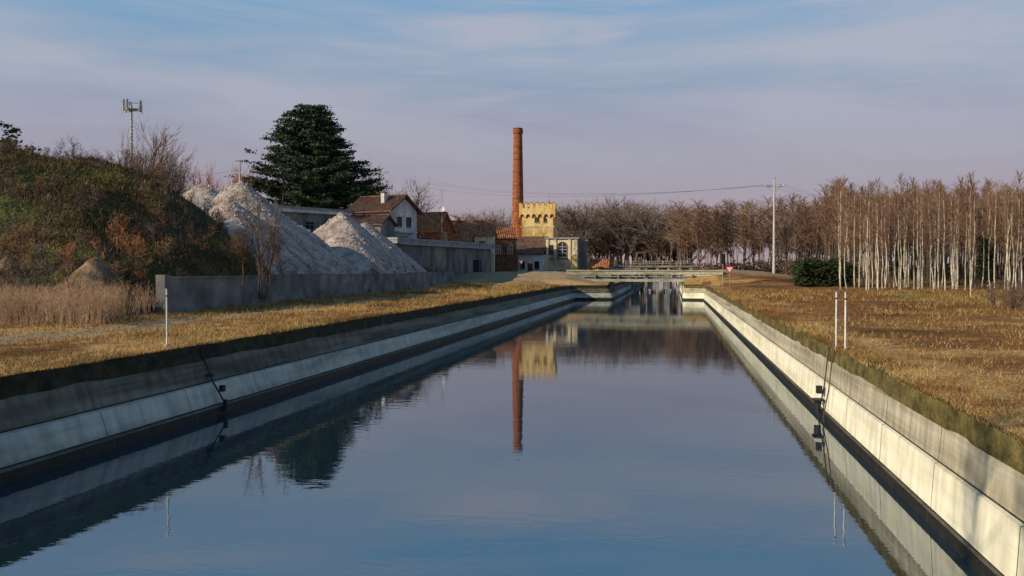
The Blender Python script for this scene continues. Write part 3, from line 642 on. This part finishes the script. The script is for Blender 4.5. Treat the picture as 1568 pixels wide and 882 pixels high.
xw2=sx(843,MY); o['side_window'].box(xw2-.7,xw2+.7,MY-.03,MY-.003,zw+.4,zw+2.6,'glass'); o['side_window_frame'].box(xw2-.85,xw2+.85,MY-.1,MY-.031,zw+2.6,zw+2.8,'brick')
o['plinth'].box(xa-.1,xb+.1,MY-.1,MY-.004,3.2,4.9,'greyw')
for u in(838,850,872,882):
    x=sx(u,MY); o['pilasters'].box(x-.3,x+.3,MY-.22,MY-.006,3.3,zt-.01,'cream')
o['band'].box(xa,xb,MY-.12,MY-.005,sz(397,xa,MY),sz(397,xa,MY)+.3,'brick')
x=sx(880,MY-2); o['gate_pier'].box(x-.6,x+.6,MY-3,MY-2,3.2,8.2,'yellow'); o['gate_pier'].box(x-.75,x+.75,MY-3.15,MY-1.85,8.2,8.5,'cream')
xd=sx(776,MY-4); o['annex_walls'].box(xd,xa-.01,MY-4,MY+2,3.2,sz(390,xd,MY-4),'white'); z1=sz(390,xd,MY-4); z2=sz(364,xd,MY+6)
o['annex_roof'].add([(xd-.3,MY-4.5,z1),(xa-.02,MY-4.5,z1),(xa-.02,MY+5.5,z2),(xd-.3,MY+5.5,z2),(xd-.3,MY-4.5,z1+.25),(xa-.02,MY-4.5,z1+.25),(xa-.02,MY+5.5,z2+.25),(xd-.3,MY+5.5,z2+.25)],[(0,1,2,3),(4,5,6,7),(0,1,5,4),(0,3,7,4),(1,2,6,5)],'tiled')
o['annex_back'].box(xd,xa-.02,MY+2.1,MY+5.3,3.2,z1+1.4,'brickd')
for u in(787,800,822):
    x=sx(u,MY-4); o['annex_windows'].box(x-.55,x+.55,MY-4.04,MY-4.003,5.2,6.9,'dark'); o['annex_windows'].box(x-.7,x+.7,MY-4.14,MY-4.003,5.0,5.19,'greyw')
x=sx(812,MY-4); o['annex_door'].box(x-.6,x+.6,MY-4.05,MY-4.003,3.6,6.4,'brickd')
o.done()
X=sx(918,236); o=Obj('brick_hut',(X,236,0)); gable(o,4.2,3,5.6,7.0,3.2,'brick','tile',.3); win(o,0,-1.5,4.6,.7,.7); o.done()
o=Obj('low_roadside_wall'); xq=sx(930,225); o['wall'].box(xq,sx(980,225),225,225.3,3.2,5.2,'wallc'); o['coping'].box(xq-.1,sx(980,225)+.1,224.93,225.37,5.2,5.32,'concrete'); o.done()
# ---------------------------------------------------------------- bridge
o=Obj('concrete_road_bridge'); y0,y1=172,180
o['deck'].box(-18,8.6,y0,y1,4.15,4.75,'bridge'); o['kerb'].box(-18,8.6,y0-.15,y0+.35,4.752,4.95,'bridge')
o['kerb'].box(-18,8.6,y1-.35,y1+.15,4.752,4.95,'bridge')
for x in np.linspace(-10,1.8,7): o['crossbeams'].box(x-.25,x+.25,y0+.6,y1-.6,3.5,4.148,'wallc')
o['lower_beam'].box(-15,7.2,y0-.9,y0-.35,2.95,3.4,'bridge'); o['pipe'].cyl((-15,y0-.1,3.8),(7,y0-.1,3.8),.14,.14,10,'metal')
for x in(-13,-9,-4.5,0,3.5): o['brackets'].box(x-.15,x+.15,y0-.7,y0+.1,3.402,4.14,'wallc')
o['abutment'].box(-18,-10.3,y0+.1,y1,0-1,4.148,'wallc'); o['abutment'].box(1.95,8.6,y0+.1,y1,-1,4.148,'light')
o.done()
o=Obj('canal_sluice'); y0=226; xa_,xb_=sx(938,y0),sx(1058,y0)
for x in np.linspace(xa_,xb_,8): o['piers'].box(x-.3,x+.3,y0,y0+3,-1,sz(409,x,y0),'wallc')
z=sz(409.5,xa_,y0); o['platform'].box(xa_-.5,xb_+.5,y0-.2,y0+3.2,z,z+.4,'wallc'); 
for x in np.linspace(xa_,xb_,12): o['rails'].cyl((x,y0,z+.4),(x,y0,z+1.4),.035,.035,5,'bridge')
for q in(.9,1.4): o['rails'].tubes([(xa_,y0,z+q)],[(xb_,y0,z+q)],.04,.04,5,'bridge')
for x in np.linspace(xa_+1.5,xb_-1.5,5): o['gate_hoists'].box(x-.4,x+.4,y0+1,y0+1.8,z+.55,z+1.5,'brickd'); o['gate_hoists'].cyl((x,y0+1.4,z+1.5),(x,y0+1.4,z+2.6),.07,.07,5,'metal'); o['gates'].box(x-1,x+1,y0+.9,y0+1.05,.6,z-.01,'wallc')
x=sx(975,y0); o['hoist_frame'].box(x-.3,x+.1,y0+1.2,y0+1.6,z+.5,sz(388,x,y0),'brickd'); o['hoist_frame'].box(x+1.5,x+1.9,y0+1.2,y0+1.6,z+.5,sz(388,x,y0),'brickd'); o['hoist_frame'].box(x-.4,x+2.,y0+1.15,y0+1.65,sz(388,x,y0),sz(388,x,y0)+.4,'brickd')
o.done()
# ---------------------------------------------------------------- posts, gauges
def mpost(x,y,h=2.0):
    o=Obj('marker_post',(x,y,float(H(x,y)))); o['tube'].cyl((0,0,-.2),(0,0,h),.03,.03,10,'wpaint'); o['cap'].cyl((0,0,h),(0,0,h+.04),.045,.04,10,'metal'); o['foot'].cyl((0,0,-.02),(0,0,.06),.12,.10,10,'concrete'); o['clamp'].cyl((0,0,h*.88),(0,0,h*.88+.05),.045,.045,10,'black'); o.done(('tube',))
mpost(sx(255,33.0)-.0,33.0); mpost(sx(1281,35.6),35.6,1.95); mpost(sx(1295,34.9),34.9,1.95)
o=Obj('water_level_gauge'); 
o['conduit'].poly([(-16.75,33.2,2.42),(-16.55,33.2,2.38),(-16.42,33.15,1.95),(-16.0,33.05,1.1),(-15.5,33,.3),(-15.45,33,-.5)],.03,8,'black'); o['sensor_box'].box(-15.72,-15.55,32.9,33.1,.78,1.0,'black'); o['float'].cyl((-15.52,33.,.1),(-15.52,33.,.5),.08,.08,10,'black'); o['clamp'].box(-16.2,-16.0,32.9,33.2,1.3,1.36,'black'); o.done()
o=Obj('water_level_gauge')
for dy,c in((0,'black'),(-1.0,'brickd')): o['conduit'].poly([(5.9,35.6+dy,2.42),(5.4,35.6+dy,2.38),(5.3,35.5+dy,1.9),(5.2,35.4+dy,1.1),(5.02,35.3+dy,.2),(5.0,35.3+dy,-.5)],.022,8,c)
o['sensor_box'].box(4.92,5.1,35.1,35.4,.85,1.1,'black'); o['float'].cyl((4.95,35.2,.25),(4.95,35.2,.6),.12,.12,10,'black'); o['bracket'].box(4.8,5.15,35.0,35.5,.6,.66,'black'); o.done()
# ---------------------------------------------------------------- signs
def yieldsign(u,Y,v,R=.62,zb=None):
    X=sx(u,Y); z=sz(v,X,Y); zb=float(H(X,Y)); o=Obj('yield_sign',(X,Y,0)); o['post'].cyl((0,0,zb-.2),(0,0,z+R*.6),.045,.045,8,'metal')
    def tri(r,y): return [(0,y,z-r),(r*.866,y,z+r*.5),(-r*.866,y,z+r*.5)]
    o['plate'].add(tri(R,-.06)+tri(R,-.085),[(0,1,2),(3,4,5)],'red'); o['plate'].add(tri(R,-.06)+tri(R,-.085),[(0,1,4,3),(1,2,5,4),(2,0,3,5)],'metal'); o['centre'].add(tri(R*.62,-.09),[(0,1,2)],'wpaint'); o.done()
yieldsign(1117,163,412,.85); yieldsign(798,205,401,.75)
X=sx(1107,163); o=Obj('traffic_light',(X,163,0)); zb=float(H(X,163)); z=sz(404,X,163); o['post'].cyl((0,0,zb-.2),(0,0,z),.06,.06,8,'metal'); o['housing'].box(-.36,.36,-.2,.2,z,z+1.6,'black')
for i in range(3): o['visors'].cyl((0,-.2,z+.3+i*.48),(0,-.42,z+.3+i*.48),.18,.18,10,'black')
o.done()
def upole(u,Y,vt,name='utility_pole'):
    X=sx(u,Y); zb=float(H(X,Y)); zt=sz(vt,X,Y); o=Obj(name,(X,Y,0)); o['shaft'].cyl((0,0,zb-.3),(0,0,zt),.26,.13,12,'wood')
    o['crossarm'].box(-1.7,1.7,-.08,.08,zt-1.75,zt-1.6,'metal')
    o['braces'].tubes([(0,0,zt-2.7),(0,0,zt-2.7)],[(-1.1,0,zt-1.7),(1.1,0,zt-1.7)],.04,.04,5,'metal')
    for x in(-1.55,0.5,1.55): o['insulators'].cyl((x,0,zt-1.6),(x,0,zt-1.25),.08,.05,8,'wpaint')
    o['insulators'].cyl((-.3,0,zt-.2),(.3,0,zt-.2),.06,.06,8,'metal'); o.done(); return X,Y,zt
a=upole(1185,176,271); c=upole(368,150,249)
far=(sx(655,300),300,sz(287,sx(655,300),300)+1.3); rt=(sx(1420,330),330,sz(318,sx(1420,330),330))
o=Obj('overhead_wires')
def wire(p,q,sag,r=.018):
    t=np.linspace(0,1,25)[:,None]; P=np.array(p)*(1-t)+np.array(q)*t; P[:,2]-=sag*4*(t*(1-t))[:,0]; o['wire'].poly(P,r,3,'black')
for dx,dz in((-1.55,-1.3),(.5,-1.3),(1.55,-1.3)):
    wire((a[0]+dx,a[1],a[2]+dz),(far[0]+dx,far[1],far[2]+dz*.3+dx*.5),2.6); wire((a[0]+dx,a[1],a[2]+dz),(rt[0]+dx,rt[1],rt[2]+dz),2)
wire((c[0],c[1],c[2]-1.2),(sx(-80,120),120,16),1.)
wire((c[0],c[1],c[2]-1.2),(sx(677,190),190,sz(300,sx(677,190),190)),1.5); o.done()
# cell mast
Y=135; X=sx(203,Y); zt=sz(168,X,Y); o=Obj('cell_phone_mast',(X,Y,0)); o['pole'].cyl((0,0,2),(0,0,zt+.6),.30,.16,12,'metal'); o['platform'].cyl((0,0,zt-.1),(0,0,zt+.02),.95,.95,14,'metal')
for i in range(3):
    a_=i*2.094+.35; cx,cy=1.25*math.cos(a_),1.25*math.sin(a_); o['arms'].tubes([(0,0,zt+.1),(0,0,zt+.9)],[(cx,cy,zt+.1),(cx,cy,zt+.9)],.05,.05,5,'metal')
    for s_ in(-.32,.32):
        px,py=cx-math.sin(a_)*s_,cy+math.cos(a_)*s_; o['panel_antennas'].cyl((px,py,zt-.35),(px,py,zt+1.25),.15,.15,6,'roofg')
for x in(-1.6,1.7): o['whip_antennas'].cyl((x,0,zt-.9),(x,0,zt+1.3),.035,.03,5,'metal'); o['whip_antennas'].tubes([(0,0,zt-.3)],[(x,0,zt-.3)],.04,.04,5,'metal')
for z_ in np.arange(6,zt-1,.5): o['climbing_rungs'].box(-.5,.5,-.34,-.3,z_,z_+.05,'metal')
o.done()
# ---------------------------------------------------------------- light
AZ=math.radians(233.0); EL=math.radians(23)
sd=Vector((math.sin(AZ)*math.cos(EL),math.cos(AZ)*math.cos(EL),math.sin(EL)))
sun=bpy.data.lights.new('sun','SUN'); sun.energy=5.0; sun.angle=math.radians(.5); sun.color=(1,.87,.66); so=bpy.data.objects.new('sun',sun); S.collection.objects.link(so)
so.rotation_euler=(-sd).to_track_quat('-Z','Y').to_euler(); so.location=(0,0,60)
w=bpy.data.worlds.new('World'); S.world=w; w.use_nodes=True; nt=w.node_tree;N=nt.nodes;L=nt.links; N.clear()
out=N.new('ShaderNodeOutputWorld'); sky=N.new('ShaderNodeTexSky'); sky.sky_type='NISHITA'; sky.sun_disc=False; sky.sun_elevation=EL; sky.sun_rotation=AZ; sky.dust_density=2.0; sky.air_density=1.2; sky.ozone_density=3
bg1=N.new('ShaderNodeBackground'); bg1.inputs[1].default_value=.07; L.new(sky.outputs[0],bg1.inputs[0])
tc=N.new('ShaderNodeTexCoord'); sp=N.new('ShaderNodeSeparateXYZ'); L.new(tc.outputs['Generated'],sp.inputs[0])
def ramp(f,st):
    r=N.new('ShaderNodeValToRGB'); L.new(f,r.inputs[0]); e=r.color_ramp.elements
    for i,(p,c) in enumerate(st):
        el=e[i] if i<2 else e.new(p); el.position=p; el.color=(*c,1)
    return r.outputs[0]
def cloud(sc,rot,s0,lo,hi,dist):
    mp=N.new('ShaderNodeMapping'); mp.inputs['Scale'].default_value=sc; mp.inputs['Rotation'].default_value=rot; L.new(tc.outputs['Generated'],mp.inputs[0])
    n=N.new('ShaderNodeTexNoise'); n.inputs['Scale'].default_value=s0; n.inputs['Detail'].default_value=7; n.inputs['Roughness'].default_value=.55; n.inputs['Distortion'].default_value=dist; L.new(mp.outputs[0],n.inputs[0])
    return ramp(n.outputs['Fac'],[(lo,(0,0,0)),(hi,(1,1,1))])
haze=ramp(sp.outputs[2],[(.0,(.47,.36,.38)),(.06,(.40,.325,.39)),(.13,(.34,.335,.44)),(.20,(.26,.38,.54)),(.28,(.18,.40,.64)),(.45,(.12,.34,.62)),(.8,(.05,.16,.38))])
c1=cloud((1.0,1.0,5),(.12,.28,0),1.6,.44,.64,.6); c2=cloud((.8,.8,9),(-.05,-.25,.3),2.2,.50,.70,.9)
ad=N.new('ShaderNodeMath'); ad.operation='MAXIMUM'; L.new(c1,ad.inputs[0]); L.new(c2,ad.inputs[1])
el=N.new('ShaderNodeMapRange'); L.new(sp.outputs[2],el.inputs[0]); el.inputs[1].default_value=.05; el.inputs[2].default_value=.20; el.inputs[3].default_value=.15; el.inputs[4].default_value=.72
el2=N.new('ShaderNodeMapRange'); L.new(sp.outputs[2],el2.inputs[0]); el2.inputs[1].default_value=.26; el2.inputs[2].default_value=.36; el2.inputs[3].default_value=1; el2.inputs[4].default_value=.12
ml=N.new('ShaderNodeMath'); ml.operation='MULTIPLY'; L.new(ad.outputs[0],ml.inputs[0]); L.new(el.outputs[0],ml.inputs[1])
ml2=N.new('ShaderNodeMath'); ml2.operation='MULTIPLY'; L.new(ml.outputs[0],ml2.inputs[0]); L.new(el2.outputs[0],ml2.inputs[1])
mc=N.new('ShaderNodeMix'); mc.data_type='RGBA'; L.new(ml2.outputs[0],mc.inputs[0]); L.new(haze,mc.inputs[6]); mc.inputs[7].default_value=(.52,.51,.58,1)
bg2=N.new('ShaderNodeBackground'); L.new(mc.outputs[2],bg2.inputs[0]); bg2.inputs[1].default_value=1
mx=N.new('ShaderNodeMixShader'); mx.inputs[0].default_value=.87; L.new(bg1.outputs[0],mx.inputs[1]); L.new(bg2.outputs[0],mx.inputs[2]); L.new(mx.outputs[0],out.inputs[0])
# ---------------------------------------------------------------- camera
cam=bpy.data.cameras.new('camera'); cam.sensor_width=36; cam.lens=36*FPX/1568; cam.clip_end=8000; cam.clip_start=.1
co=bpy.data.objects.new('camera',cam); S.collection.objects.link(co); co.location=(0,0,CAMZ); co.rotation_euler=(math.pi/2-PITCH,0,YAW); S.camera=co
S.view_settings.view_transform='Standard'; S.view_settings.look='None'; S.view_settings.exposure=0
